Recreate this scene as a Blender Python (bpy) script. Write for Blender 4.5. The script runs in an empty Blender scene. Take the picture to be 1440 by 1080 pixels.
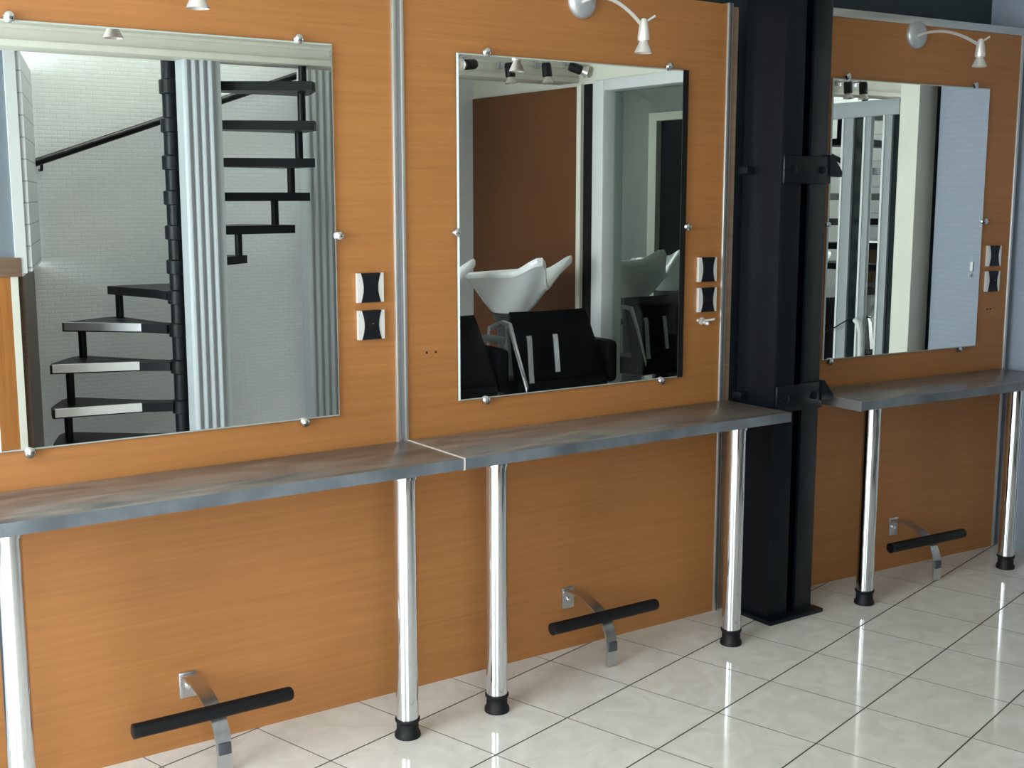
import bpy, bmesh, math, random
from mathutils import Vector, Matrix
C = bpy.context.scene.collection
PI = math.pi
R = math.radians

# ------------------------------------------------------------------ camera
cam_data = bpy.data.cameras.new('camera')
cam = bpy.data.objects.new('camera', cam_data); C.objects.link(cam)
cam.location = (0.0, -2.9958, 1.430)
cam.rotation_euler = (PI/2 - 0.15191, 0.0, -0.60042)
cam_data.sensor_width = 36.0
cam_data.lens = 1723.965 / 1440 * 36.0
cam_data.clip_start = 0.02
bpy.context.scene.camera = cam

# ------------------------------------------------------------------ view, sky, daylight
sc = bpy.context.scene
sc.view_settings.view_transform = 'Standard'
sc.view_settings.look = 'None'
sc.view_settings.gamma = 1.0
sc.view_settings.use_curve_mapping = False
sc.view_settings.exposure = 0.0
world = bpy.data.worlds.new('sky'); sc.world = world
world.use_nodes = True
bg = world.node_tree.nodes['Background']
bg.inputs['Color'].default_value = (0.80, 0.90, 1.0, 1)
bg.inputs['Strength'].default_value = 2.6

def area_light(name, loc, target, sx, sy, power, color):
    d = bpy.data.lights.new(name, 'AREA'); d.shape = 'RECTANGLE'
    d.size = sx; d.size_y = sy; d.energy = power; d.color = color
    o = bpy.data.objects.new(name, d); C.objects.link(o)
    o.location = loc
    o.rotation_euler = (Vector(target) - Vector(loc)).to_track_quat('-Z', 'Y').to_euler()
    return o
# daylight through the shop window on the left and the glazed front behind the camera
area_light('window_daylight', (-1.92, -1.30, 1.45), (3.0, -1.45, 1.35), 2.3, 2.0, 215, (0.94, 0.97, 1.0))
area_light('shopfront_daylight', (-0.45, -4.12, 1.35), (-0.2, 0.0, 1.2), 2.1, 2.1, 90, (0.93, 0.97, 1.0))
# unseen fill light for the annex, whose walls have no window
area_light('annex_fill', (5.2, -5.05, 1.9), (5.1, -3.0, 1.0), 0.8, 0.6, 12, (0.97, 1.0, 0.97))
# unseen fill light added inside the roofed stairwell to brighten the back wall
area_light('stairwell_fill', (2.3, -3.42, 4.95), (2.3, -3.5, 0.0), 1.6, 0.8, 80, (0.94, 0.98, 1.0))

# ------------------------------------------------------------------ materials
def new_mat(name):
    m = bpy.data.materials.new(name); m.use_nodes = True
    return m, m.node_tree.nodes, m.node_tree.links, m.node_tree.nodes['Principled BSDF']
def plain(name, col, rough=0.5, metal=0.0, noise=0.0, nscale=8.0, bump=0.0, spec=0.5):
    m, n, l, p = new_mat(name)
    p.inputs['Base Color'].default_value = (*col, 1)
    p.inputs['Roughness'].default_value = rough
    p.inputs['Metallic'].default_value = metal
    p.inputs['Specular IOR Level'].default_value = spec
    if noise or bump:
        tc = n.new('ShaderNodeTexCoord'); nz = n.new('ShaderNodeTexNoise')
        nz.inputs['Scale'].default_value = nscale; nz.inputs['Detail'].default_value = 5
        l.new(tc.outputs['Object'], nz.inputs['Vector'])
        if noise:
            r = n.new('ShaderNodeValToRGB')
            r.color_ramp.elements[0].position = 0.3; r.color_ramp.elements[1].position = 0.7
            r.color_ramp.elements[0].color = (*[c*(1-noise) for c in col], 1)
            r.color_ramp.elements[1].color = (*[min(1, c*(1+noise)) for c in col], 1)
            l.new(nz.outputs['Fac'], r.inputs['Fac']); l.new(r.outputs['Color'], p.inputs['Base Color'])
        if bump:
            b = n.new('ShaderNodeBump'); b.inputs['Strength'].default_value = bump; b.inputs['Distance'].default_value = 0.004
            l.new(nz.outputs['Fac'], b.inputs['Height']); l.new(b.outputs['Normal'], p.inputs['Normal'])
    return m
def wood(name, c0, c1, stretch=(1.3, 55, 55), rough=0.38):
    m, n, l, p = new_mat(name)
    tc = n.new('ShaderNodeTexCoord'); mp = n.new('ShaderNodeMapping')
    mp.inputs['Scale'].default_value = stretch
    l.new(tc.outputs['Object'], mp.inputs['Vector'])
    nz = n.new('ShaderNodeTexNoise'); nz.inputs['Scale'].default_value = 1.6; nz.inputs['Detail'].default_value = 8
    nz.inputs['Roughness'].default_value = 0.62; nz.inputs['Distortion'].default_value = 0.6
    l.new(mp.outputs['Vector'], nz.inputs['Vector'])
    nb = n.new('ShaderNodeTexNoise'); nb.inputs['Scale'].default_value = 1.7; nb.inputs['Detail'].default_value = 3
    l.new(tc.outputs['Object'], nb.inputs['Vector'])
    mx = n.new('ShaderNodeMath'); mx.operation = 'MULTIPLY_ADD'; mx.inputs[1].default_value = 0.5; 
    l.new(nb.outputs['Fac'], mx.inputs[0]); l.new(nz.outputs['Fac'], mx.inputs[2])
    r = n.new('ShaderNodeValToRGB')
    r.color_ramp.elements[0].position = 0.5; r.color_ramp.elements[1].position = 0.95
    r.color_ramp.elements[0].color = (*c0, 1); r.color_ramp.elements[1].color = (*c1, 1)
    l.new(mx.outputs[0], r.inputs['Fac']); l.new(r.outputs['Color'], p.inputs['Base Color'])
    p.inputs['Roughness'].default_value = rough
    p.inputs['Specular IOR Level'].default_value = 0.35
    return m
def brick_paint(name, col, bw=0.21, bh=0.065, depth=0.35, tint=0.93):
    m, n, l, p = new_mat(name)
    tc = n.new('ShaderNodeTexCoord'); sx = n.new('ShaderNodeSeparateXYZ'); cx = n.new('ShaderNodeCombineXYZ')
    ad = n.new('ShaderNodeMath'); ad.operation = 'ADD'
    l.new(tc.outputs['Object'], sx.inputs[0]); l.new(sx.outputs['X'], ad.inputs[0]); l.new(sx.outputs['Y'], ad.inputs[1])
    l.new(ad.outputs[0], cx.inputs['X']); l.new(sx.outputs['Z'], cx.inputs['Y'])
    b = n.new('ShaderNodeTexBrick'); b.inputs['Scale'].default_value = 1.0
    b.inputs['Brick Width'].default_value = bw; b.inputs['Row Height'].default_value = bh
    b.inputs['Mortar Size'].default_value = 0.004; b.inputs['Mortar Smooth'].default_value = 0.5
    b.inputs['Color1'].default_value = (*col, 1); b.inputs['Color2'].default_value = (*[c*0.96 for c in col], 1)
    b.inputs['Mortar'].default_value = (*[c*tint for c in col], 1)
    l.new(cx.outputs[0], b.inputs['Vector']); l.new(b.outputs['Color'], p.inputs['Base Color'])
    bp = n.new('ShaderNodeBump'); bp.inputs['Strength'].default_value = depth; bp.inputs['Distance'].default_value = 0.003; bp.invert = True
    l.new(b.outputs['Fac'], bp.inputs['Height']); l.new(bp.outputs['Normal'], p.inputs['Normal'])
    p.inputs['Roughness'].default_value = 0.55
    return m
def tile_floor():
    m, n, l, p = new_mat('glossy_stone_tile')
    th = R(15.155); c, s = math.cos(th), math.sin(th); S = 0.3
    ox, oy = 4.03410493*S, -0.00628694*S
    tc = n.new('ShaderNodeTexCoord'); sb = n.new('ShaderNodeVectorMath'); sb.operation = 'SUBTRACT'
    sb.inputs[1].default_value = (ox, oy, 0); l.new(tc.outputs['Object'], sb.inputs[0])
    def axis(v):
        d = n.new('ShaderNodeVectorMath'); d.operation = 'DOT_PRODUCT'; d.inputs[1].default_value = v
        l.new(sb.outputs[0], d.inputs[0]); return d.outputs['Value']
    u = axis((c/S, s/S, 0)); v = axis((s/S, -c/S, 0))
    def dist(x, w):
        pp = n.new('ShaderNodeMath'); pp.operation = 'PINGPONG'; pp.inputs[1].default_value = 0.5; l.new(x, pp.inputs[0])
        mr = n.new('ShaderNodeMapRange'); mr.inputs['From Min'].default_value = w*0.5; mr.inputs['From Max'].default_value = w
        mr.inputs['To Min'].default_value = 1; mr.inputs['To Max'].default_value = 0
        l.new(pp.outputs[0], mr.inputs['Value']); return mr.outputs['Result']
    mxx = n.new('ShaderNodeMath'); mxx.operation = 'MAXIMUM'
    l.new(dist(u, 0.0065), mxx.inputs[0]); l.new(dist(v, 0.0105), mxx.inputs[1])
    grout = mxx.outputs[0]
    # per-tile veining: noise offset by the tile's own index
    def fl(x):
        f = n.new('ShaderNodeMath'); f.operation = 'FLOOR'; l.new(x, f.inputs[0]); return f.outputs[0]
    cm = n.new('ShaderNodeCombineXYZ'); l.new(fl(u), cm.inputs[0]); l.new(fl(v), cm.inputs[1])
    wn = n.new('ShaderNodeTexWhiteNoise'); wn.noise_dimensions = '2D'; l.new(cm.outputs[0], wn.inputs['Vector'])
    sc_ = n.new('ShaderNodeVectorMath'); sc_.operation = 'MULTIPLY_ADD'; sc_.inputs[1].default_value = (7, 7, 7)
    l.new(wn.outputs['Color'], sc_.inputs[0]); l.new(tc.outputs['Object'], sc_.inputs[2])
    nz = n.new('ShaderNodeTexNoise'); nz.inputs['Scale'].default_value = 9; nz.inputs['Detail'].default_value = 7; nz.inputs['Distortion'].default_value = 1.4
    l.new(sc_.outputs[0], nz.inputs['Vector'])
    r = n.new('ShaderNodeValToRGB'); r.color_ramp.elements[0].position = 0.3; r.color_ramp.elements[1].position = 0.7
    r.color_ramp.elements[0].color = (0.61, 0.577, 0.538, 1); r.color_ramp.elements[1].color = (0.72, 0.695, 0.66, 1)
    l.new(nz.outputs['Fac'], r.inputs['Fac'])
    mix = n.new('ShaderNodeMix'); mix.data_type = 'RGBA'
    l.new(grout, mix.inputs['Factor']); l.new(r.outputs['Color'], mix.inputs['A']); mix.inputs['B'].default_value = (0.045, 0.042, 0.038, 1)
    l.new(mix.outputs['Result'], p.inputs['Base Color'])
    rr = n.new('ShaderNodeMapRange'); rr.inputs['To Min'].default_value = 0.07; rr.inputs['To Max'].default_value = 0.7
    l.new(grout, rr.inputs['Value']); l.new(rr.outputs['Result'], p.inputs['Roughness'])
    bp = n.new('ShaderNodeBump'); bp.inputs['Strength'].default_value = 0.3; bp.inputs['Distance'].default_value = 0.002; bp.invert = True
    l.new(grout, bp.inputs['Height']); l.new(bp.outputs['Normal'], p.inputs['Normal'])
    return m
def slate_top():
    m, n, l, p = new_mat('grey_brown_laminate')
    tc = n.new('ShaderNodeTexCoord'); mp = n.new('ShaderNodeMapping'); mp.inputs['Scale'].default_value = (2.2, 11, 11)
    l.new(tc.outputs['Object'], mp.inputs['Vector'])
    nz = n.new('ShaderNodeTexNoise'); nz.inputs['Scale'].default_value = 2.2; nz.inputs['Detail'].default_value = 9; nz.inputs['Distortion'].default_value = 0.8
    l.new(mp.outputs['Vector'], nz.inputs['Vector'])
    r = n.new('ShaderNodeValToRGB'); e = r.color_ramp.elements
    e[0].position = 0.3; e[0].color = (0.06, 0.062, 0.068, 1); e[1].position = 0.72; e[1].color = (0.215, 0.185, 0.168, 1)
    k = e.new(0.5); k.color = (0.145, 0.12, 0.108, 1)
    l.new(nz.outputs['Fac'], r.inputs['Fac']); l.new(r.outputs['Color'], p.inputs['Base Color'])
    p.inputs['Roughness'].default_value = 0.3
    return m
def glass_mat(name, tint, gloss=0.12):
    m = bpy.data.materials.new(name); m.use_nodes = True
    n, l = m.node_tree.nodes, m.node_tree.links
    n.remove(n['Principled BSDF'])
    t = n.new('ShaderNodeBsdfTransparent'); t.inputs['Color'].default_value = (*tint, 1)
    g = n.new('ShaderNodeBsdfGlossy'); g.inputs['Roughness'].default_value = 0.01
    fr = n.new('ShaderNodeMixShader'); fr.inputs[0].default_value = gloss
    l.new(t.outputs[0], fr.inputs[1]); l.new(g.outputs[0], fr.inputs[2])
    l.new(fr.outputs[0], n['Material Output'].inputs['Surface'])
    return m

ORANGE = wood('orange_beech_laminate', (0.298, 0.122, 0.037), (0.388, 0.161, 0.050))
ORANGE_V = wood('orange_beech_upright', (0.30, 0.112, 0.026), (0.48, 0.19, 0.052), stretch=(30, 30, 1.1))
BROWN = wood('dark_brown_board', (0.05, 0.028, 0.016), (0.10, 0.06, 0.035))
TAN = wood('tan_board', (0.19, 0.12, 0.08), (0.30, 0.20, 0.14))
FLOOR = tile_floor()
TOP = slate_top()
CHROME = plain('chrome', (0.72, 0.735, 0.77), 0.07, 1.0)
BRUSHED = plain('brushed_steel', (0.62, 0.62, 0.64), 0.3, 1.0, noise=0.08, nscale=40)
ALU = plain('anodised_aluminium', (0.62, 0.61, 0.60), 0.32, 0.85)
SATIN = plain('satin_grey_metal', (0.50, 0.51, 0.53), 0.42, 0.6)
BLACKP = plain('black_plastic', (0.007, 0.008, 0.010), 0.35, spec=0.3)
RUBBER = plain('black_rubber', (0.005, 0.005, 0.006), 0.55, spec=0.25)
STEELB = plain('dark_painted_steel', (0.0035, 0.0055, 0.0085), 0.33, 0.0, bump=0.25, nscale=25, spec=0.22)
SILVER = plain('mirror_silver', (0.92, 0.94, 0.93), 0.0, 1.0)
EDGE = plain('mirror_glass_edge', (0.42, 0.48, 0.46), 0.25)
WHITEB = brick_paint('white_brick_wallpaper', (0.84, 0.885, 0.91), 0.066, 0.022, depth=0.2, tint=0.93)
BLUEB = brick_paint('pale_blue_brick_paint', (0.29, 0.335, 0.41), 0.066, 0.022, depth=0.2, tint=0.94)
GREYP = plain('blue_grey_paint', (0.20, 0.24, 0.28), 0.5, noise=0.05, nscale=3)
SLATE = plain('dark_slate_paint', (0.022, 0.033, 0.044), 0.6, noise=0.1, nscale=4)
CREAM = plain('cream_paint', (0.74, 0.74, 0.65), 0.55, noise=0.03, nscale=5)
WHITE = plain('white_lacquer', (0.70, 0.73, 0.74), 0.35)
GREYM = plain('grey_matt_wall', (0.30, 0.31, 0.29), 0.7, noise=0.04, nscale=3)
PVC = plain('pale_grey_profile', (0.46, 0.505, 0.53), 0.4)
PVCD = plain('grey_door_profile', (0.30, 0.335, 0.345), 0.4)
NAVY = plain('dark_navy_door', (0.004, 0.006, 0.010), 0.9, spec=0.05)
CERAMIC = plain('white_ceramic', (0.86, 0.89, 0.90), 0.13)
LEATHER = plain('black_leatherette', (0.004, 0.005, 0.006), 0.45, bump=0.1, nscale=60, spec=0.12)
GREYL = plain('grey_green_leatherette', (0.10, 0.125, 0.12), 0.5, bump=0.15, nscale=60)
STAIR = plain('charcoal_stair_steel', (0.007, 0.010, 0.012), 0.40, spec=0.25)
NOSE = plain('white_nosing_strip', (0.72, 0.73, 0.72), 0.4)
BULB = plain('frosted_bulb', (0.85, 0.84, 0.82), 0.3)
LAMPM = plain('pearl_lamp_metal', (0.74, 0.71, 0.68), 0.28, 0.55)
SMOKE = plain('smoked_glass', (0.010, 0.016, 0.018), 0.06)
GLASS = glass_mat('green_tint_glass', (0.86, 0.91, 0.88), 0.04)
PANE = glass_mat('clear_window_glass', (0.95, 0.98, 0.98), 0.06)
STREET = plain('street_ground', (0.35, 0.34, 0.33), 0.8, noise=0.1)

# ------------------------------------------------------------------ mesh helpers
def B(): return bmesh.new()
def box(bm, x0, x1, y0, y1, z0, z1, bev=0.0):
    t = bmesh.new()
    bmesh.ops.create_cube(t, size=1)
    for v in t.verts:
        v.co = Vector(((x0+x1)/2 + v.co.x*(x1-x0), (y0+y1)/2 + v.co.y*(y1-y0), (z0+z1)/2 + v.co.z*(z1-z0)))
    if bev:
        bmesh.ops.bevel(t, geom=list(t.edges), offset=bev, segments=2, affect='EDGES', profile=0.5)
    merge(bm, t); return bm
def merge(bm, t, mat=None):
    if mat is not None: bmesh.ops.transform(t, matrix=mat, verts=t.verts)
    me = bpy.data.meshes.new('tmp'); t.to_mesh(me); t.free(); bm.from_mesh(me); bpy.data.meshes.remove(me)
def frame_from(dirv):
    d = Vector(dirv).normalized()
    a = Vector((0, 0, 1)) if abs(d.z) < 0.9 else Vector((1, 0, 0))
    u = d.cross(a).normalized(); v = d.cross(u).normalized()
    return u, v
def tube(bm, pts, rad, seg=12, cap=True, flat=None):
    pts = [Vector(p) for p in pts]; n = len(pts); rings = []
    u = None
    for i, p in enumerate(pts):
        d = (pts[min(i+1, n-1)] - pts[max(i-1, 0)]).normalized()
        if u is None: u, v = frame_from(d)
        else:
            u = (u - d*u.dot(d)).normalized(); v = d.cross(u).normalized()
        r = rad[i] if isinstance(rad, (list, tuple)) else rad
        rings.append([bm.verts.new(p + (u*math.cos(2*PI*k/seg) + v*math.sin(2*PI*k/seg))*r) for k in range(seg)])
    for a, b in zip(rings, rings[1:]):
        for k in range(seg):
            bm.faces.new((a[k], a[(k+1) % seg], b[(k+1) % seg], b[k]))
    if cap:
        bm.faces.new(rings[0][::-1]); bm.faces.new(rings[-1])
    return bm
def lathe(bm, prof, seg=24, mat=None):
    t = bmesh.new(); rings = []
    for r, z in prof:
        if r < 1e-6: rings.append([t.verts.new((0, 0, z))])
        else: rings.append([t.verts.new((r*math.cos(2*PI*k/seg), r*math.sin(2*PI*k/seg), z)) for k in range(seg)])
    for a, b in zip(rings, rings[1:]):
        for k in range(seg):
            k2 = (k+1) % seg
            if len(a) == 1 and len(b) == 1: continue
            if len(a) == 1: t.faces.new((a[0], b[k2], b[k]))
            elif len(b) == 1: t.faces.new((a[k], a[k2], b[0]))
            else: t.faces.new((a[k], a[k2], b[k2], b[k]))
    if len(rings[0]) > 1: t.faces.new(rings[0][::-1])
    if len(rings[-1]) > 1: t.faces.new(rings[-1])
    bmesh.ops.recalc_face_normals(t, faces=t.faces)
    merge(bm, t, mat); return bm
def prism(bm, poly, h0, h1, mat=None):
    """poly in local xy, extruded h0..h1 along local z"""
    t = bmesh.new()
    lo = [t.verts.new((x, y, h0)) for x, y in poly]; hi = [t.verts.new((x, y, h1)) for x, y in poly]
    n = len(poly)
    t.faces.new(lo[::-1]); t.faces.new(hi)
    for k in range(n): t.faces.new((lo[k], lo[(k+1) % n], hi[(k+1) % n], hi[k]))
    bmesh.ops.recalc_face_normals(t, faces=t.faces)
    merge(bm, t, mat); return bm
def strap(bm, pts, width, thick, axis=(1, 0, 0)):
    """flat bar following pts (a path in the plane normal to axis), width along axis"""
    ax = Vector(axis); pts = [Vector(p) for p in pts]; n = len(pts); rings = []
    for i, p in enumerate(pts):
        d = (pts[min(i+1, n-1)] - pts[max(i-1, 0)]).normalized(); nn = ax.cross(d).normalized()
        rings.append([bm.verts.new(p + ax*sx*width/2 + nn*sn*thick/2) for sx, sn in ((-1, -1), (1, -1), (1, 1), (-1, 1))])
    for a, b in zip(rings, rings[1:]):
        for k in range(4): bm.faces.new((a[k], a[(k+1) % 4], b[(k+1) % 4], b[k]))
    bm.faces.new(rings[0][::-1]); bm.faces.new(rings[-1])
    return bm
YAX = Matrix.Rotation(PI/2, 4, 'X')      # local z -> world -y
def obj(name, bm, mat, parent=None, loc=None, rot=0.0, smooth=True):
    bmesh.ops.recalc_face_normals(bm, faces=bm.faces)
    if smooth:
        for f in bm.faces: f.smooth = True
        for e in bm.edges:
            if len(e.link_faces) == 2 and e.calc_face_angle(0) > R(32): e.smooth = False
    me = bpy.data.meshes.new(name); bm.to_mesh(me); bm.free()
    if isinstance(mat, (list, tuple)):
        for x in mat: me.materials.append(x)
    else: me.materials.append(mat)
    o = bpy.data.objects.new(name, me); C.objects.link(o)
    if parent: o.parent = parent
    if loc is not None: o.location = loc
    if rot: o.rotation_euler = (0, 0, rot)
    return o
def thing(name, label, cat, loc=(0, 0, 0), rot=0.0, group=None):
    o = bpy.data.objects.new(name, None); C.objects.link(o); o.empty_display_size = 0.1
    o.location = loc; o.rotation_euler = (0, 0, rot)
    o['label'] = label; o['category'] = cat
    if group: o['group'] = group
    return o
def tag(o, label, cat, group=None):
    o['label'] = label; o['category'] = cat
    if group: o['group'] = group
    return o
def struct(name, bm, mat, parent=None):
    o = obj(name, bm, mat, parent)
    if parent is None: o['kind'] = 'structure'
    return o
def dup(root, loc, rot, label):
    r = root.copy(); C.objects.link(r); r.location = loc; r.rotation_euler = (0, 0, rot); r['label'] = label
    for ch in list(root.children):
        c = ch.copy(); C.objects.link(c); c.parent = r
        for g in ch.children:
            d = g.copy(); C.objects.link(d); d.parent = c
    return r

# ------------------------------------------------------------------ the room
CEIL = 2.55
XW = 4.47                                  # face of the right-hand wall
struct('floor', box(B(), -2.0, 6.6, -5.2, 0.22, -0.10, 0.0), FLOOR)
b = B()
box(b, -2.0, 6.6, -3.06, 0.22, CEIL, CEIL+0.1); box(b, -2.0, 1.45, -5.2, -3.06, CEIL, CEIL+0.1)
box(b, 3.25, 6.6, -5.2, -3.06, CEIL, CEIL+0.1); box(b, 1.45, 3.25, -5.2, -4.1, CEIL, CEIL+0.1)
struct('ceiling', b, CREAM)
b = B()                                    # walls and roof of the stairwell above
TOPZ = 5.0
box(b, 1.35, 1.45, -4.1, -3.06, CEIL+0.1, TOPZ); box(b, 3.25, 3.35, -4.1, -3.06, CEIL+0.1, TOPZ)
box(b, 1.35, 3.35, -3.06, -2.96, CEIL+0.1, TOPZ); box(b, 1.35, 3.35, -4.2, -4.1, CEIL, TOPZ); box(b, 1.35, 3.35, -4.2, -2.96, TOPZ, TOPZ+0.1)
struct('wall_stairwell', b, CREAM)
struct('wall_back', box(B(), -2.0, 4.75, 0.12, 0.22, 0.0, CEIL), SLATE)
# left wall with the shop window in it
b = B()
box(b, -1.9, -1.8, -5.2, -2.55, 0, CEIL); box(b, -1.9, -1.8, -0.08, 0.12, 0, CEIL)
box(b, -1.9, -1.8, -2.55, -0.08, 0, 0.4); box(b, -1.9, -1.8, -2.55, -0.08, 2.48, CEIL)
struct('wall_left', b, CREAM)
b = B()
for y in (-2.55, -1.335, -0.12): box(b, -1.88, -1.82, y, y+0.04, 0.4, 2.48)
for z in (0.4, 2.44): box(b, -1.88, -1.82, -2.51, -0.12, z, z+0.04)
w1 = struct('window_1', b, WHITE)
obj('pane', box(B(), -1.853, -1.847, -2.51, -0.12, 0.44, 2.44), PANE, w1)
# front wall: white brick behind the stair, glazed shopfront behind the camera
b = B()
box(b, 0.75, XW, -4.1, -4.0, 0, CEIL); box(b, -1.8, 0.75, -4.1, -4.0, 2.42, CEIL); box(b, -1.8, -1.55, -4.1, -4.0, 0, 2.42)
struct('wall_front', b, WHITEB)
b = B()
for x in (-1.55, -0.42, 0.71): box(b, x, x+0.04, -4.08, -4.02, 0, 2.42)
for z in (0.0, 2.38): box(b, -1.51, 0.71, -4.08, -4.02, z, z+0.04)
w2 = struct('window_2', b, WHITE)
obj('pane', box(B(), -1.51, 0.71, -4.053, -4.047, 0.04, 2.38), PANE, w2)
struct('street_ground', box(B(), -14, 14, -16, 8, -0.3, -0.12), STREET)

# right wall: brick-painted return beside the third panel, then openings, then plain wall
b = B(); box(b, XW, XW+0.12, -0.535, 0.12, 0, CEIL)
struct('wall_right', b, BLUEB)
b = B(); box(b, XW+0.02, XW+0.12, -1.82, -0.535, 2.06, CEIL); box(b, XW+0.02, XW+0.12, -1.82, -0.535, 0, 0.05)
box(b, XW+0.075, XW+0.12, -1.82, -0.535, 0.05, 2.06)
struct('wall_recess', b, SLATE)
b = B(); box(b, XW, XW+0.12, -4.0, -2.71, 0, CEIL); box(b, XW, XW+0.12, -2.71, -1.82, 2.085, CEIL)
struct('wall_side', b, CREAM)
# annex beyond the doorway
b = B(); box(b, 6.35, 6.45, -5.1, -4.38, 0, CEIL); box(b, 6.35, 6.45, -4.38, -1.7, 2.04, CEIL); box(b, 6.35, 6.45, -3.4, -1.7, 0, 2.04)
struct('wall_annex', b, GREYM)
struct('wall_annex_front', box(B(), XW+0.12, 6.45, -5.2, -5.1, 0, CEIL), GREYM)
struct('wall_annex_back', box(B(), XW+0.12, 6.45, -1.7, -1.6, 0, CEIL), GREYM)
b = B(); box(b, 6.31, 6.37, -4.38, -4.29, 0, 2.06); box(b, 6.31, 6.37, -4.29, -3.4, 2.0, 2.06)
d2 = struct('door_2', b, CREAM)
obj('door_leaf', box(B(), 6.36, 6.40, -4.38, -3.4, 0, 2.04), NAVY, d2)

# white doorway frame in the side wall, with its glazing
b = B()
box(b, XW-0.025, XW+0.13, -2.708, -2.605, 0, 2.085, 0.012)
box(b, XW-0.025, XW+0.13, -2.605, -1.82, 2.02, 2.085, 0.008)
box(b, XW-0.02, XW+0.13, -1.87, -1.82, 0, 2.02, 0.006)
d1 = struct('door_1', b, WHITE)
obj('glazing', box(B(), XW+0.06, XW+0.068, -2.605, -1.87, 0.0, 2.02), GLASS, d1)

# cream beam with its stepped lower lip
b = B()
box(b, 0.78, XW, -3.06, -2.885, 2.10, CEIL)
box(b, 0.78, XW, -3.06, -2.862, 2.085, 2.115, 0.004)
box(b, 0.78, XW, -2.885, -2.872, 2.165, 2.18)
struct('trim_1', b, CREAM)

# orange panel on the side wall with its cream edge, seen in the middle mirror
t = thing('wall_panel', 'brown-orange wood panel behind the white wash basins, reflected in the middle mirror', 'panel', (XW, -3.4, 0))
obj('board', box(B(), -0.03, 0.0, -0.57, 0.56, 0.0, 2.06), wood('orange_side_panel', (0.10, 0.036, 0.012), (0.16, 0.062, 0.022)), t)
obj('edge_trim', box(B(), -0.034, 0.0, 0.56, 0.60, 0.0, 2.07), CREAM, t)
obj('gap_shade_strip', box(B(), -0.012, 0.0, 0.60, 0.69, 0.0, 2.07), RUBBER, t)  # black strip put in for the shade in the gap beside the post

# ------------------------------------------------------------------ styling stations
ST3 = (Vector((3.35, 0, 0)), -R(3.3))
def place(o, st):
    o.location = st[0] + Matrix.Rotation(st[1], 3, 'Z') @ Vector(o.location); o.rotation_euler = (0, 0, o.rotation_euler.z + st[1]); return o
S0 = (Vector((0, 0, 0)), 0.0)

def panel(x0, x1, z1, st, label, holes=None, trim_right=None, trim_top=False):
    t = place(thing('wall_panel', label, 'panel', (x0, 0, 0)), st); w = x1-x0
    obj('board', box(B(), 0, w, 0.0, 0.03, 0.0, z1), ORANGE, t)
    if holes:
        for hx, hz in holes:
            obj('screw_hole', lathe(B(), [(0, 0.0008), (0.0035, 0.0008), (0.0035, -0.001)], 10, Matrix.Translation((hx-x0, 0, hz)) @ YAX), RUBBER, t)
    if trim_right:
        b = B(); box(b, w, w+0.013, -0.006, 0.03, 0, z1+0.005, 0.003); box(b, w+0.018, w+0.022, -0.004, 0.03, 0, z1+0.005)
        box(b, w+0.012, w+0.019, 0.012, 0.02, 0, z1)
        if trim_right == 'single':
            b.free(); b = B(); box(b, w, w+0.014, -0.006, 0.03, 0, z1+0.008, 0.003)
        obj('edge_profile', b, ALU, t)
    if trim_top:
        obj('top_profile', box(B(), 0, w+0.014, -0.008, 0.03, z1, z1+0.03, 0.004), ALU, t)
    return t
panel(0.30, 1.655, 2.045, S0, 'orange wood wall panel at left, behind the mirror that reflects the spiral stair')
p2 = panel(1.692, 2.898, 2.045, S0, 'orange wood wall panel in the middle, between the aluminium strip and the black column', [(1.757, 0.99), (1.787, 0.99)], trim_right='double')
obj('return_strip', box(B(), 1.229, 1.262, 0.006, 0.118, 0, 2.04), TAN, p2)
panel(-0.16, 1.062, 2.045, ST3, 'darker orange wood wall panel at right, beyond the black column', [(0.952, 0.987), (0.972, 0.987)], trim_right='single', trim_top=True)
b = B(); box(b, 1.655, 1.668, -0.008, 0.03, 0, 2.06, 0.003); box(b, 1.680, 1.692, -0.008, 0.03, 0, 2.06, 0.003); 
ap = tag(obj('aluminium_profile', b, ALU), 'tall aluminium joint strip between the left and middle orange panels', 'profile')
obj('groove', box(B(), 1.667, 1.681, 0.002, 0.02, 0, 2.06), plain('grey_groove', (0.24, 0.25, 0.27), 0.45, 0.4), ap)

def mirror(x0, x1, z0, z1, clips, st, label):
    t = place(thing('wall_mirror', label, 'mirror', ((x0+x1)/2, 0, z0)), st); cx = (x0+x1)/2
    bm = B(); a, c, h, e = x0-cx, x1-cx, z1-z0, 0.004
    lo = [bm.verts.new(v) for v in ((a, -0.006, 0), (c, -0.006, 0), (c, -0.006, h), (a, -0.006, h))]
    mi = [bm.verts.new(v) for v in ((a, -0.0095, 0), (c, -0.0095, 0), (c, -0.0095, h), (a, -0.0095, h))]
    hi = [bm.verts.new(v) for v in ((a+e, -0.012, e), (c-e, -0.012, e), (c-e, -0.012, h-e), (a+e, -0.012, h-e))]
    bm.faces.new(lo[::-1]); bm.faces.new(hi)
    for A, D in ((lo, mi), (mi, hi)):
        for k in range(4): bm.faces.new((A[k], A[(k+1) % 4], D[(k+1) % 4], D[k]))
    o = obj('glass', bm, [EDGE, SILVER], t, smooth=False)
    for f in o.data.polygons: f.material_index = 1 if f.normal.y < -0.99 else 0
    for x, z in clips:
        obj('clip', lathe(B(), [(0.006, 0), (0.006, 0.010), (0.0125, 0.011), (0.0135, 0.016), (0.011, 0.022), (0.005, 0.0255), (0, 0.026)], 18,
                          Matrix.Translation((x-cx, 0, z-z0)) @ YAX), CHROME, t)
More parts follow.
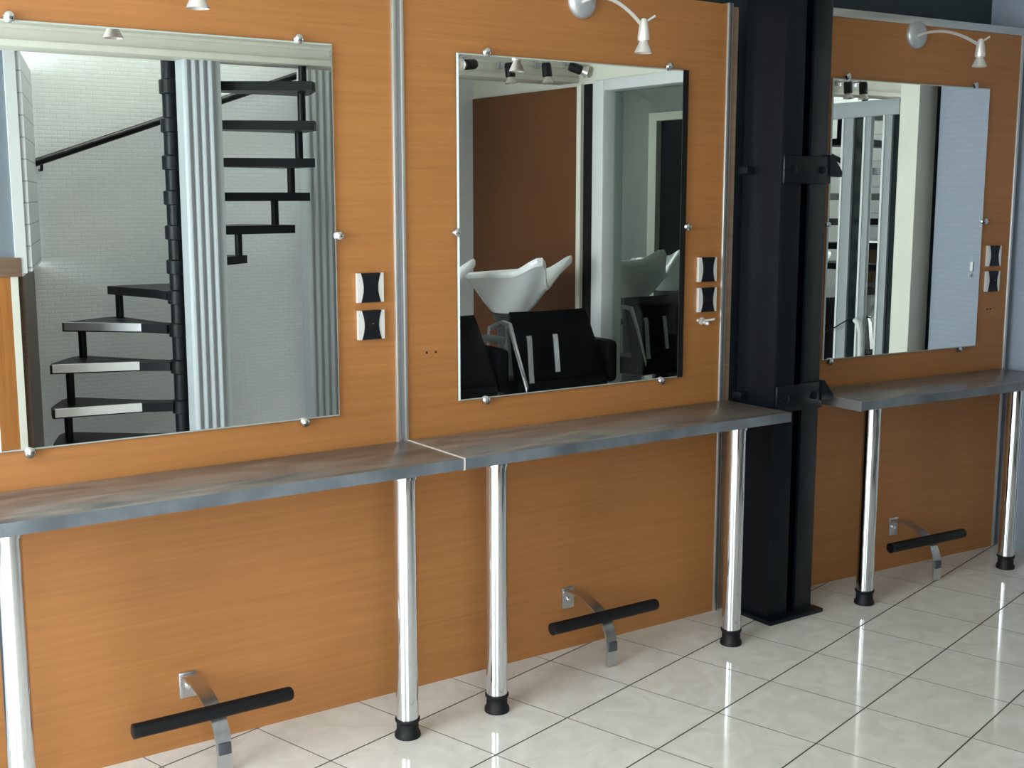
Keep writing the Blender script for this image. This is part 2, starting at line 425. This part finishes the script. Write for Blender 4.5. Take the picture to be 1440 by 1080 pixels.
mirror(0.597, 1.475, 0.838, 1.823, [(0.674, 1.829), (1.378, 1.829), (1.482, 1.326), (1.369, 0.831), (0.663, 0.831), (0.59, 1.33)], S0,
       'large frameless wall mirror at left, reflecting the black spiral stair')
mirror(1.858, 2.724, 0.842, 1.826, [(1.955, 1.833), (2.640, 1.833), (2.731, 1.332), (2.631, 0.836), (1.95, 0.836), (1.851, 1.328)], S0,
       'frameless wall mirror in the middle, reflecting white wash basins')
mirror(0.05, 0.882, 0.845, 1.838, [(0.115, 1.845), (0.788, 1.845), (0.888, 1.334), (0.778, 0.839), (0.083, 0.839), (0.043, 1.33)], ST3,
       'frameless wall mirror right of the black column, reflecting a cream post and blue wall')

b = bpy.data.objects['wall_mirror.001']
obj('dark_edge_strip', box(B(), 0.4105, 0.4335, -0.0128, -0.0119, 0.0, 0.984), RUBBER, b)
# switches and sockets: concave black insert between two bulging metal cheeks
def electrics(x, z, kind, st, label):
    nm = 'power_socket' if kind else 'wall_switch'
    t = place(thing(nm, label, 'socket' if kind else 'switch', (x, 0, z)), st); h = 0.040
    N = 10
    def cheek(s):
        out = [(s*0.040, -h + 2*h*i/N) for i in range(N+1)]
        inn = [(s*(0.030 - 0.008*math.cos((i/N-0.5)*PI)), h - 2*h*i/N) for i in range(N+1)]
        return out + inn
    for s in (-1, 1):
        bm = B(); prism(bm, cheek(s), 0.0, 0.011, YAX)
        obj('cheek', bm, SATINL, t)
    pl = [(-(0.030 - 0.008*math.cos((i/N-0.5)*PI)), -h+2*h*i/N) for i in range(N+1)] + [((0.030 - 0.008*math.cos((i/N-0.5)*PI)), h-2*h*i/N) for i in range(N+1)]
    ins = obj('insert', prism(B(), pl, 0.0, 0.013, YAX), BLACKP, t)
    if kind:
        bm = B(); lathe(bm, [(0.0185, 0.013), (0.0185, 0.0145), (0.0165, 0.0145), (0.0165, 0.0135), (0, 0.0135)], 22, YAX)
        obj('socket_ring', bm, RUBBER, ins)
        bm = B(); tube(bm, [(0, -0.013, 0.004), (0, -0.019, 0.004)], 0.0022, 8)
        obj('earth_pin', bm, CHROME, ins)
SATINL = plain('silver_switch_cheek', (0.78, 0.76, 0.73), 0.35, 0.35)
electrics(1.576, 1.183, 0, S0, 'black switch with silver cheeks on the left panel, above the socket')
electrics(1.577, 1.081, 1, S0, 'black round-hole socket with silver cheeks on the left panel, below the switch')
electrics(2.829, 1.191, 0, S0, 'black switch with silver cheeks on the middle panel, upper of its pair')
electrics(2.831, 1.091, 1, S0, 'black socket with silver cheeks just above the small hook, middle panel')
electrics(0.964, 1.198, 0, ST3, 'black switch with silver cheeks on the right panel, upper of its pair')
electrics(0.964, 1.098, 1, ST3, 'black socket with silver cheeks on the right panel, above two screw holes')

# hook on the middle panel
t = thing('coat_hook', 'small silver double hook under the socket beside the middle mirror', 'hook', (2.815, 0, 1.02))
obj('plate', lathe(B(), [(0.013, 0), (0.013, 0.004), (0.008, 0.008), (0, 0.009)], 16, YAX), LAMPM, t)
for s in (-1, 1):
    obj('prong', tube(B(), [(s*0.004, -0.006, 0.0), (s*0.02, -0.018, 0.004), (s*0.038, -0.022, 0.006)], [0.0045, 0.004, 0.0045], 8), LAMPM, t)
obj('knob', tube(B(), [(0, -0.006, -0.002), (0, -0.03, -0.006), (0, -0.036, -0.007)], [0.006, 0.007, 0.003], 10), LAMPM, t)

# arched wall spotlights over each mirror
def wall_lamp(x, z, dx, dz, st, label):
    t = place(thing('wall_lamp', label, 'lamp', (x, 0, z)), st)
    obj('base', lathe(B(), [(0.050, 0), (0.050, 0.006), (0.047, 0.012), (0.036, 0.019), (0.018, 0.022), (0, 0.022)], 30, YAX), SATIN, t)
    arm = []
    for i in range(15):
        u = i/14.0
        arm.append((dx*u - 0.01*(1-u), -0.015 - 0.302*u, -0.005 + 0.016*math.sin(PI*min(1, u*0.92))*(1-u*0.55) + (dz-0.095+0.085)*u**2.2))
    obj('arm', tube(B(), arm, 0.0055, 10), LAMPM, t)
    hx, hy, hz = dx, -0.32, dz
    head = obj('lamp_head', lathe(B(), [(0, 0.010), (0.007, 0.008), (0.0105, 0.0), (0.0145, -0.02), (0.017, -0.042), (0.0165, -0.05), (0.012, -0.053)], 22, Matrix.Translation((hx, hy, hz))), LAMPM, t)
    obj('bulb', lathe(B(), [(0.012, -0.052), (0.014, -0.058), (0.0235, -0.078), (0.0255, -0.084), (0.0235, -0.0845), (0.015, -0.072), (0, -0.070)], 24, Matrix.Translation((hx, hy, hz))), LAMPR, head)
    obj('adjuster', tube(B(), [(hx+0.004, hy, hz-0.002), (hx+0.03, hy-0.012, hz+0.016)], 0.0034, 8), LAMPM, head)
LAMPR = plain('reflector_bulb', (0.62, 0.58, 0.54), 0.25, 0.5)
wall_lamp(1.03, 2.005, -0.03, -0.085, S0, 'curved-arm wall lamp above the left mirror, only its tip in frame')
wall_lamp(2.302, 2.002, -0.029, -0.096, S0, 'curved-arm silver wall lamp above the middle mirror')
wall_lamp(0.467, 2.010, -0.045, -0.058, ST3, 'curved-arm silver wall lamp above the right mirror')

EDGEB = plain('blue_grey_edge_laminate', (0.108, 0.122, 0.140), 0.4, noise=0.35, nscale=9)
# worktops on chrome legs
def worktop(x0, x1, depth, legs, st, label, band=None):
    t = place(thing('worktop', label, 'worktop', (x0, 0, 0)), st)
    obj('top', box(B(), 0, x1-x0, -depth, -0.009, 0.714, 0.745, 0.002), TOP, t)
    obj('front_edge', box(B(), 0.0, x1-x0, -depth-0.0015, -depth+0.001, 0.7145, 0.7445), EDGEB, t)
    if band == 'right':
        obj('end_band', box(B(), x1-x0-0.001, x1-x0+0.006, -depth-0.001, -0.009, 0.713, 0.7458), CREAMB, t)
    if band == 'left':
        obj('end_band', box(B(), -0.006, 0.001, -depth-0.001, -0.009, 0.713, 0.7458), ALU, t)
    for lx, ly in legs:
        lg = obj('leg', lathe(B(), [(0.034, 0.714), (0.034, 0.706), (0.030, 0.704), (0.030, 0.046), (0, 0.046)], 28, Matrix.Translation((lx-x0, ly, 0))), CHROME, t)
        obj('foot', lathe(B(), [(0.0335, 0.052), (0.0335, 0.046), (0.0295, 0.040), (0.0295, 0.020), (0.0345, 0.012), (0.0355, 0.003), (0.034, 0), (0, 0)], 28, Matrix.Translation((lx-x0, ly, 0))), RUBBER, lg)
CREAMB = plain('pale_edge_band', (0.62, 0.57, 0.52), 0.4)
worktop(0.30, 1.687, 0.305, [(0.548, -0.272), (1.525, -0.274)], S0, 'grey-brown laminate worktop at left, on two chrome legs, pale band on its right end', 'right')
worktop(1.695, 2.928, 0.305, [(1.813, -0.273), (2.727, -0.266)], S0, 'grey-brown laminate worktop in the middle, its right end against the black column')
worktop(-0.06, 1.05, 0.305, [(0.064, -0.242), (0.856, -0.226)], ST3, 'dark grey laminate worktop at right, beyond the black column', 'left')

# footrests: round black bar on a curved chrome strap
DARKP = plain('dark_grey_plastic', (0.05, 0.055, 0.065), 0.4)
def footrest(x, st, xl, xr, label):
    t = place(thing('footrest', label, 'footrest', (x, 0, 0)), st)
    path = [(0.002, -0.004, 0.150), (0.002, -0.005, 0.185), (0.002, -0.012, 0.196), (0.003, -0.03, 0.200), (0.004, -0.075, 0.198), (0.006, -0.12, 0.186), (0.009, -0.155, 0.168),
            (0.014, -0.185, 0.140), (0.018, -0.20, 0.105), (0.02, -0.205, 0.06), (0.021, -0.205, 0.006)]
    obj('strap', strap(B(), path, 0.040, 0.005), BRUSHED, t)
    obj('strap_plate', box(B(), 0.004, 0.036, -0.213, -0.198, 0.052, 0.082, 0.002), DARKP, t)
    obj('wall_plate', box(B(), -0.021, 0.025, -0.007, -0.001, 0.135, 0.205, 0.002), BRUSHED, t)
    obj('mounting_bolt', lathe(B(), [(0.008, 0.006), (0.008, 0.011), (0.005, 0.013), (0, 0.013)], 12, Matrix.Translation((0.002, 0, 0.166)) @ YAX), CHROME, t)
    bar = obj('bar', tube(B(), [(xl-x+0.008, -0.205, 0.168), (xl-x+0.012, -0.205, 0.168), (xr-x-0.012, -0.205, 0.168), (xr-x-0.004, -0.205, 0.168), (xr-x, -0.205, 0.168)], [0.0182, 0.0182, 0.0182, 0.016, 0.009], 18), RUBBER, t)
    obj('end_cap', lathe(B(), [(0.0188, 0), (0.0188, 0.012), (0.014, 0.014), (0, 0.014)], 18, Matrix.Translation((xl-x+0.008, -0.205, 0.168)) @ Matrix.Rotation(-PI/2, 4, 'Y')), BLACKP, bar)
footrest(1.020, S0, 0.820, 1.228, 'black bar footrest on chrome strap under the left worktop')
footrest(2.262, S0, 2.058, 2.462, 'black bar footrest on chrome strap under the middle worktop')
footrest(0.465, ST3, 0.232, 0.628, 'black bar footrest on chrome strap under the right worktop')

# black built-up steel column between the middle and right stations
t = thing('steel_column', 'black steel column with grooved front between the middle and right panels', 'column', (3.083, -0.098, 0))
def channel(x_web, s):
    # C-section: web at x_web, flanges pointing inwards (towards -s)
    bm = B(); w = 0.087
    pts = [(0, -0.086), (0.012, -0.092), (w, -0.092), (w, -0.080), (0.012, -0.078), (0.009, -0.07), (0.009, 0.07), (0.012, 0.078), (w, 0.080), (w, 0.092), (0.012, 0.092), (0, 0.086)]
    return prism(bm, [(x_web - s*px, py) for px, py in pts], 0.014, CEIL)
obj('channel', channel(-0.108, -1), STEELB, t); obj('channel', channel(0.108, 1), STEELB, t)
obj('base_plate', box(B(), -0.135, 0.126, -0.128, 0.098, 0.0, 0.015, 0.003), STEELB, t)
def batten(z, big):
    b = B(); box(b, -0.11, 0.11, -0.102, -0.090, z-0.045, z+0.045, 0.004)
    b2 = B(); prism(b2, [(0.10, z-0.02), (0.158, z-0.022), (0.160, z-0.004), (0.112, z+0.05), (0.10, z+0.05)], 0.078, 0.106, YAX)
    merge(b, b2); box(b, -0.145, -0.10, 0.03, 0.07, z-0.012, z+0.012, 0.003)
    for x in (-0.07, 0.07): lathe(b, [(0.013, 0.100), (0.013, 0.110), (0.008, 0.112), (0, 0.112)], 6, Matrix.Translation((x, 0, z)) @ YAX)
    return b
obj('tie_plate', batten(1.515, True), STEELB, t)
obj('tie_plate', batten(0.765, True), STEELB, t)

# ------------------------------------------------------------------ what the mirrors show
# spiral stair
PX, PY = 2.148, -3.20
st = thing('spiral_staircase', 'black steel spiral staircase in front of the white brick wall, reflected in the left mirror', 'staircase', (PX, PY, 0))
VA = R(19.0)
def sdir(phi):
    a = R(phi); vx = math.cos(a)*math.cos(VA) + math.sin(a)*math.sin(VA); vy = -math.cos(a)*math.sin(VA) + math.sin(a)*math.cos(VA)
    return Vector((vx, -vy, 0))
PHI = [178, 172, 162, 139, 107, 74, 44, 28, 15, 6, 0]
ZT = [0.20, 0.375, 0.585, 0.775, 0.945, 1.10, 1.275, 1.450, 1.625, 1.81, 2.00]
obj('pole', lathe(B(), [(0.09, 0), (0.09, 0.012), (0.043, 0.014), (0.043, CEIL), (0, CEIL)], 24), STAIR, st)
for k, (p, z) in enumerate(zip(PHI, ZT)):
    d = sdir(p); e = sdir(p+90)     # e = towards the lower step's side
    def P(r, w, zz): v = d*r + e*w; return (v.x, v.y)
    rr = 0.635 if k < 5 else 0.71
    poly = [P(0.045, -0.05, 0), P(0.18, -0.06, 0), P(rr*0.96, -0.205, 0), P(rr, -0.12, 0), P(rr, 0.12, 0), P(rr*0.96, 0.205, 0), P(0.18, 0.06, 0), P(0.045, 0.05, 0)]
    tr = obj('tread', prism(B(), poly, z-0.045, z), STAIR, st)
    bm = B(); lathe(bm, [(0.044, z-0.064), (0.056, z-0.06), (0.056, z+0.005), (0.044, z+0.012)], 24)
    obj('collar', bm, STAIR, st)
    if k < 4:
        a = d*0.18 + e*0.06; c = d*(rr*0.94) + e*0.203
        n = (c-a).normalized(); q = Vector((-n.y, n.x, 0)); q = q if q.dot(e) > 0 else -q
        a2 = a + n*0.02; pl = [(a2+q*0.004), (c+q*0.004), (c-q*0.02), (a2-q*0.02)]
        bm = B(); prism(bm, [(v.x, v.y) for v in pl], z-0.038, z+0.003)
        obj('nosing', bm, NOSE if k < 3 else SATIN, tr)
for k in range(len(PHI)-1):
    m = sdir((PHI[k]+PHI[k+1])/2.0)*(0.575 if k < 5 else 0.655)
    obj('baluster', tube(B(), [(m.x, m.y, ZT[k]), (m.x, m.y, ZT[k+1]-0.04)], 0.021, 12), STAIR, st)
m = sdir(-6)*0.655
obj('baluster', tube(B(), [(m.x, m.y, 2.0), (m.x, m.y, 2.085)], 0.021, 12), STAIR, st)
# wall handrail behind the stair
t = thing('handrail', 'black sloping handrail fixed to the white brick wall behind the stair', 'handrail', (1.64, -4.0, 0))
obj('rail', tube(B(), [(-0.06, 0.06, 1.582), (1.72, 0.06, 2.205)], 0.021, 12), BLACKP, t)
for f in (0.06, 0.5, 0.92):
    x = -0.06 + 1.78*f; z = 1.582 + 0.623*f
    obj('bracket', tube(B(), [(x, 0.0, z-0.05), (x, 0.045, z-0.05), (x, 0.06, z)], 0.008, 8), BLACKP, t)
# fluted uprights either side of the stair opening
def fluted(name, label, loc, w, h, n, depth=0.09, rot=0.0, flat=0.03):
    pts = []
    for i in range(n*6+1):
        u = i/(n*6.0); pts.append((u*(w-flat), 0.016*abs(math.sin(u*n*PI))))
    poly = pts + [(w-flat, 0.0), (w, 0.0), (w, -depth), (0, -depth)]
    o = obj(name, prism(B(), poly, 0, h), PVC, None, loc, rot, smooth=True)
    return tag(o, label, 'post')
fluted('fluted_post', 'pale grey fluted upright in front of the spiral stair pole, under the cream beam', (2.122, -2.955, 0), 0.196, 2.085, 4)
fluted('fluted_post', 'grey fluted upright at the right of the stair, behind the tread ends', (3.063, -3.60, 0), 0.26, CEIL, 6, flat=0.0)

# partition at the left of the stair: orange cabinet below, blue-grey and white brick above
ang = R(-16.0)
t = thing('partition', 'partition with blue-grey upper front, tan ledge and orange lower front, left in the left mirror', 'partition', (1.372, -3.05, 0))
PT = Matrix.Rotation(R(16.0), 4, 'Z')
bm = B(); box(bm, 0.0, 0.03, -0.96, 0.0, 1.083, 2.085)
obj('brick_side', bm, brick_paint('white_brick_panel', (0.58, 0.62, 0.64), 0.5, 0.10, 0.6, 0.55), t, loc=(0.0, -0.01, 0), rot=R(16))
obj('edge_strip', box(B(), -0.045, 0.004, -0.012, 0.006, 1.075, 2.085), WHITE, t)
obj('front_panel', box(B(), -0.50, -0.045, -0.03, -0.01, 1.15, 2.085), GREYP, t)
obj('lower_front', box(B(), -0.527, -0.072, -0.02, 0.0, 0, 1.06), ORANGE_V, t)
obj('edge_trim', box(B(), -0.072, -0.039, -0.022, 0.003, 0, 1.06), CREAM, t)
bm = B(); box(bm, 0.0, 0.03, -0.96, 0.0, 0, 1.06)
obj('lower_side', bm, BROWN, t, loc=(-0.039, -0.02, 0), rot=R(16))
obj('ledge', box(B(), -0.547, -0.022, -0.10, 0.012, 1.06, 1.148, 0.004), TAN, t)

# black spotlights along the beam
def spot(x, z, aim, label):
    t = thing('spotlight', label, 'spotlight', (x, -2.78, z))
    obj('mount', box(B(), -0.02, 0.02, -0.10, -0.085, 0.02, 0.06, 0.003), SATIN, t)
    obj('stem', tube(B(), [(0, -0.09, 0.045), (0, -0.03, 0.05), (0, 0, 0.04), (0, 0, 0.0)], 0.005, 8), SATIN, t)
    d = Vector(aim).normalized(); q = d.to_track_quat('-Z', 'Y').to_matrix().to_4x4()
    h = obj('lamp_head', lathe(B(), [(0, 0.045), (0.024, 0.043), (0.028, 0.03), (0.028, -0.03), (0.022, -0.034)], 18, q), BLACKP, t)
    obj('reflector', lathe(B(), [(0.020, -0.033), (0.022, -0.04), (0.036, -0.066), (0.034, -0.067), (0.018, -0.045), (0, -0.045)], 18, q), LAMPR, h)
spot(2.895, 2.115, (0, 0.1, -1), 'black spotlight pointing down, nearer the cream post in the right mirror')
spot(3.025, 2.115, (0, 0.1, -1), 'black spotlight pointing down, nearer the black column in the right mirror')
spot(3.66, 2.135, (-1, 0.2, -0.12), 'black spotlight turned left, leftmost in the middle mirror')
spot(3.925, 2.115, (0.05, 0.1, -1), 'black spotlight pointing down behind the lamp reflection in the middle mirror')
spot(4.177, 2.13, (0.05, 0.1, -1), 'black spotlight pointing straight down, third along in the middle mirror')
spot(4.385, 2.155, (0.9, 0.5, -0.35), 'black spotlight turned right, nearest the white door frame in the middle mirror')

# backwash basins: deep shell with a neck notch between two raised horns
def make_basin(label, loc, rot):
    t = thing('wash_basin', label, 'basin', loc, rot, None)
    bm = B(); N = 64
    def rim(a):
        # a = 0 is the neck side
        aa = abs((a + PI) % (2*PI) - PI)
        horn = math.exp(-((aa-0.52)/0.27)**2)
        notch = math.exp(-(aa/0.26)**2)
        rad = 0.245 + 0.115*horn + 0.01*notch - 0.0*math.cos(aa)
        rad *= (1 + 0.13*max(0, -math.cos(aa)))
        z = 0.25 + 0.085*horn - 0.085*notch - 0.025*max(0, -math.cos(aa))
        return rad, z
    levels = [(0.30, 0.00, 0), (0.46, 0.02, 0), (0.66, 0.28, 0), (0.83, 0.60, 0), (0.93, 0.82, 0), (0.985, 0.86, 0), (1.0, 0.90, 0), (1.0, 0.97, 0), (0.98, 1.0, 0), (0.94, 0.99, 0), (0.90, 0.90, 0), (0.78, 0.55, 1), (0.58, 0.30, 1), (0.2, 0.2, 1), (0.05, 0.19, 1)]
    rings = []
    for sr, sz, ins in levels:
        ring = []
        for k in range(N):
            a = 2*PI*k/N; rad, z = rim(a)
            base = 0.24
            w = sz if not ins else sz
            rr = (base*(1-w) + rad*w)*sr if sr < 0.92 else rad*sr
            zz = z*sz
            ring.append(bm.verts.new((rr*math.cos(a), rr*math.sin(a)*0.92, zz)))
        rings.append(ring)
    for a, b in zip(rings, rings[1:]):
        for k in range(N): bm.faces.new((a[k], a[(k+1) % N], b[(k+1) % N], b[k]))
    bm.faces.new(rings[0][::-1]); bm.faces.new(rings[-1])
    bmesh.ops.transform(bm, matrix=Matrix.Translation((0, 0, 0.765)), verts=bm.verts)
    obj('bowl', bm, CERAMIC, t)
    obj('pedestal', lathe(B(), [(0.15, 0), (0.15, 0.02), (0.085, 0.05), (0.07, 0.4), (0.08, 0.70), (0.11, 0.768), (0, 0.768)], 24), CERAMIC_G, t)
    obj('drain', lathe(B(), [(0.022, 0.958-0.045), (0.022, 0.917), (0, 0.917)], 16), CHROME, t)
    return t
CERAMIC_G = plain('grey_pedestal', (0.05, 0.06, 0.06), 0.3)
NR = R(68)
basin = make_basin('white ceramic wash basin with two raised horns, fully visible in the middle mirror', (3.985, -2.86, 0), NR)
dup(basin, (3.33, -2.86, 0), NR, 'white wash basin mostly cut off at the left edge of the middle mirror')
dup(basin, (5.24, -3.28, 0), NR, 'white wash basin behind the green-tinted glass in the middle mirror')
dup(basin, (5.86, -3.62, 0), NR, 'white wash basin cut off at the far right edge of the middle mirror')

# black reclining chairs with chrome straps in front of the basins
def make_chair(label, loc, rot):
    t = thing('salon_chair', label, 'chair', loc, rot)
    bm = B(); nx, nz = 10, 10
    def pt(u, v, s):
        # u across, v up, s front/back
        w0, w1 = 0.30, 0.245
        hw = w0*(1-v) + w1*v
        x = (u-0.5)*2*hw + (1-v)*0.03
        y = -0.10*v + 0.03*math.cos((u-0.5)*PI) + s*0.035*(1-abs(2*u-1)**4*0.7)*(1-abs(2*v-1)**6*0.8)
        return (x, y, 0.44 + 0.375*v)
    gr = {}
    for s in (-1, 1):
        for i in range(nx+1):
            for j in range(nz+1): gr[s, i, j] = bm.verts.new(pt(i/nx, j/nz, s))
        for i in range(nx):
            for j in range(nz): bm.faces.new((gr[s, i, j], gr[s, i+1, j], gr[s, i+1, j+1], gr[s, i, j+1]))
    for i in range(nx):
        for j in (0, nz): bm.faces.new((gr[-1, i, j], gr[-1, i+1, j], gr[1, i+1, j], gr[1, i, j]))
    for j in range(nz):
        for i in (0, nx): bm.faces.new((gr[-1, i, j], gr[-1, i, j+1], gr[1, i, j+1], gr[1, i, j]))
    obj('backrest', bm, LEATHER, t)
    obj('seat', box(B(), -0.27, 0.31, -0.20, 0.06, 0.34, 0.46, 0.03), LEATHER, t)
    obj('side_cushion', box(B(), 0.33, 0.40, -0.22, 0.02, 0.40, 0.64, 0.03), LEATHER, t)
    for x, z0, z1 in ((-0.215, 0.45, 0.70), (-0.05, 0.50, 0.70)):
        obj('back_strap', strap(B(), [(x, 0.082, z0), (x, 0.075, z0+0.05), (x, 0.058, z1-0.03), (x, 0.05, z1)], 0.030, 0.006), BRUSHED, t)
    obj('arm_frame', strap(B(), [(-0.25, 0.095, 0.42), (-0.31, 0.07, 0.65), (-0.32, 0.03, 0.76), (-0.30, -0.08, 0.765), (-0.32, -0.19, 0.72), (-0.325, -0.20, 0.36)], 0.022, 0.02, (0, 0.3, 1)), BRUSHED, t)
    obj('armrest', box(B(), -0.37, -0.29, -0.21, -0.05, 0.655, 0.69, 0.012), GREYL, t)
    obj('base_column', lathe(B(), [(0.22, 0), (0.22, 0.012), (0.05, 0.03), (0.045, 0.33), (0.12, 0.345), (0, 0.345)], 24, Matrix.Translation((0.02, -0.02, 0))), STAIR, t)
    return t
chair = make_chair('black salon chair with two chrome back straps below the middle basin', (3.935, -2.34, 0), 0.05)
dup(chair, (3.205, -2.34, 0), 0.05, 'black salon chair cut off at the left edge of the middle mirror')
dup(chair, (5.08, -2.78, 0), -0.12, 'black salon chair behind the green-tinted glass, at the right of the middle mirror')

# post, folding mirror door and tube seen in the right mirror
struct('wall_post', box(B(), XW-0.086, XW+0.02, -0.682, -0.572, 0, CEIL, 0.003), CREAM)
t = thing('folding_door', 'folding door of narrow mirrored leaves with pale frames, left of the cream post in the right mirror', 'door', (XW+0.005, -0.70, 0))
ys = [(-0.815+0.70, -0.772+0.70, 'dark'), (-0.872+0.70, -0.815+0.70, 'stile'), (-0.945+0.70, -0.872+0.70, 'mirror'), (-0.995+0.70, -0.945+0.70, 'stile'),
      (-1.060+0.70, -0.995+0.70, 'dark'), (-1.135+0.70, -1.060+0.70, 'stile'), (-1.225+0.70, -1.135+0.70, 'mirror'), (-1.29+0.70, -1.225+0.70, 'stile'),
      (-1.36+0.70, -1.29+0.70, 'dark'), (-1.81+0.70, -1.36+0.70, 'mirror')]
for y0, y1, k in ys:
    if k == 'stile':
        s = obj('stile', box(B(), 0.0, 0.035, y0, y1, 0.05, 1.86, 0.002), PVCD, t)
        obj('edge_bead', box(B(), -0.006, 0.004, y0+0.004, y0+0.017, 0.05, 1.79, 0.002), WHITE, s)
    elif k == 'dark': obj('dark_pane', box(B(), 0.012, 0.02, y0, y1, 0.05, 1.80), SMOKE, t)
    else: obj('mirror_pane', box(B(), 0.010, 0.016, y0, y1, 0.05, 1.80), SILVER, t)
obj('header', box(B(), -0.004, 0.036, -1.23, -0.0725, 1.79, 1.862, 0.003), PVCD, t)
obj('transom_mirror', box(B(), 0.050, 0.056, -1.23, -0.0725, 1.862, 2.05), SILVER, t)
t = thing('tube_stand', 'bent white tube with thin black cable, low in the right mirror', 'stand', (XW-0.03, -0.93, 0))
obj('tube', tube(B(), [(-0.01, 0.03, 0.0), (-0.01, 0.03, 0.55), (-0.01, 0.02, 0.80), (-0.01, 0.005, 0.845), (-0.01, -0.02, 0.862)], 0.012, 10), WHITE, t)
obj('cable', tube(B(), [(-0.01, -0.02, 0.862), (-0.005, -0.05, 0.868), (0, -0.09, 0.85), (0.005, -0.17, 0.81), (0.01, -0.26, 0.77)], 0.0035, 8), RUBBER, t)
# small fitting on the blue wall
t = thing('wall_bracket', 'tiny pale bracket on the blue wall, seen in the right mirror', 'bracket', (XW, -0.318, 1.11))
obj('plate', box(B(), -0.006, 0.0, -0.008, 0.008, 0.01, 0.05, 0.003), WHITE, t)
obj('hook', tube(B(), [(-0.004, 0, 0.0), (-0.014, 0, -0.012), (-0.018, 0, -0.004)], 0.004, 8), WHITE, t)

# ------------------------------------------------------------------ groups of repeats
GROUPS = {'wall_mirror': 'frameless mirrors on the orange panels', 'wall_lamp': 'curved-arm lamps over the mirrors', 'wall_switch': 'switches beside the mirrors',
          'power_socket': 'sockets beside the mirrors', 'worktop': 'worktops along the mirror wall', 'footrest': 'footrests under the worktops',
          'spotlight': 'spotlights along the cream beam', 'wash_basin': 'white wash basins in the mirror', 'salon_chair': 'black salon chairs in the mirror',
          'wall_panel': 'orange wood wall panels', 'fluted_post': 'fluted uprights beside the stair'}
for o in bpy.data.objects:
    k = o.name.split('.')[0]
    if o.parent is None and k in GROUPS: o['group'] = GROUPS[k]
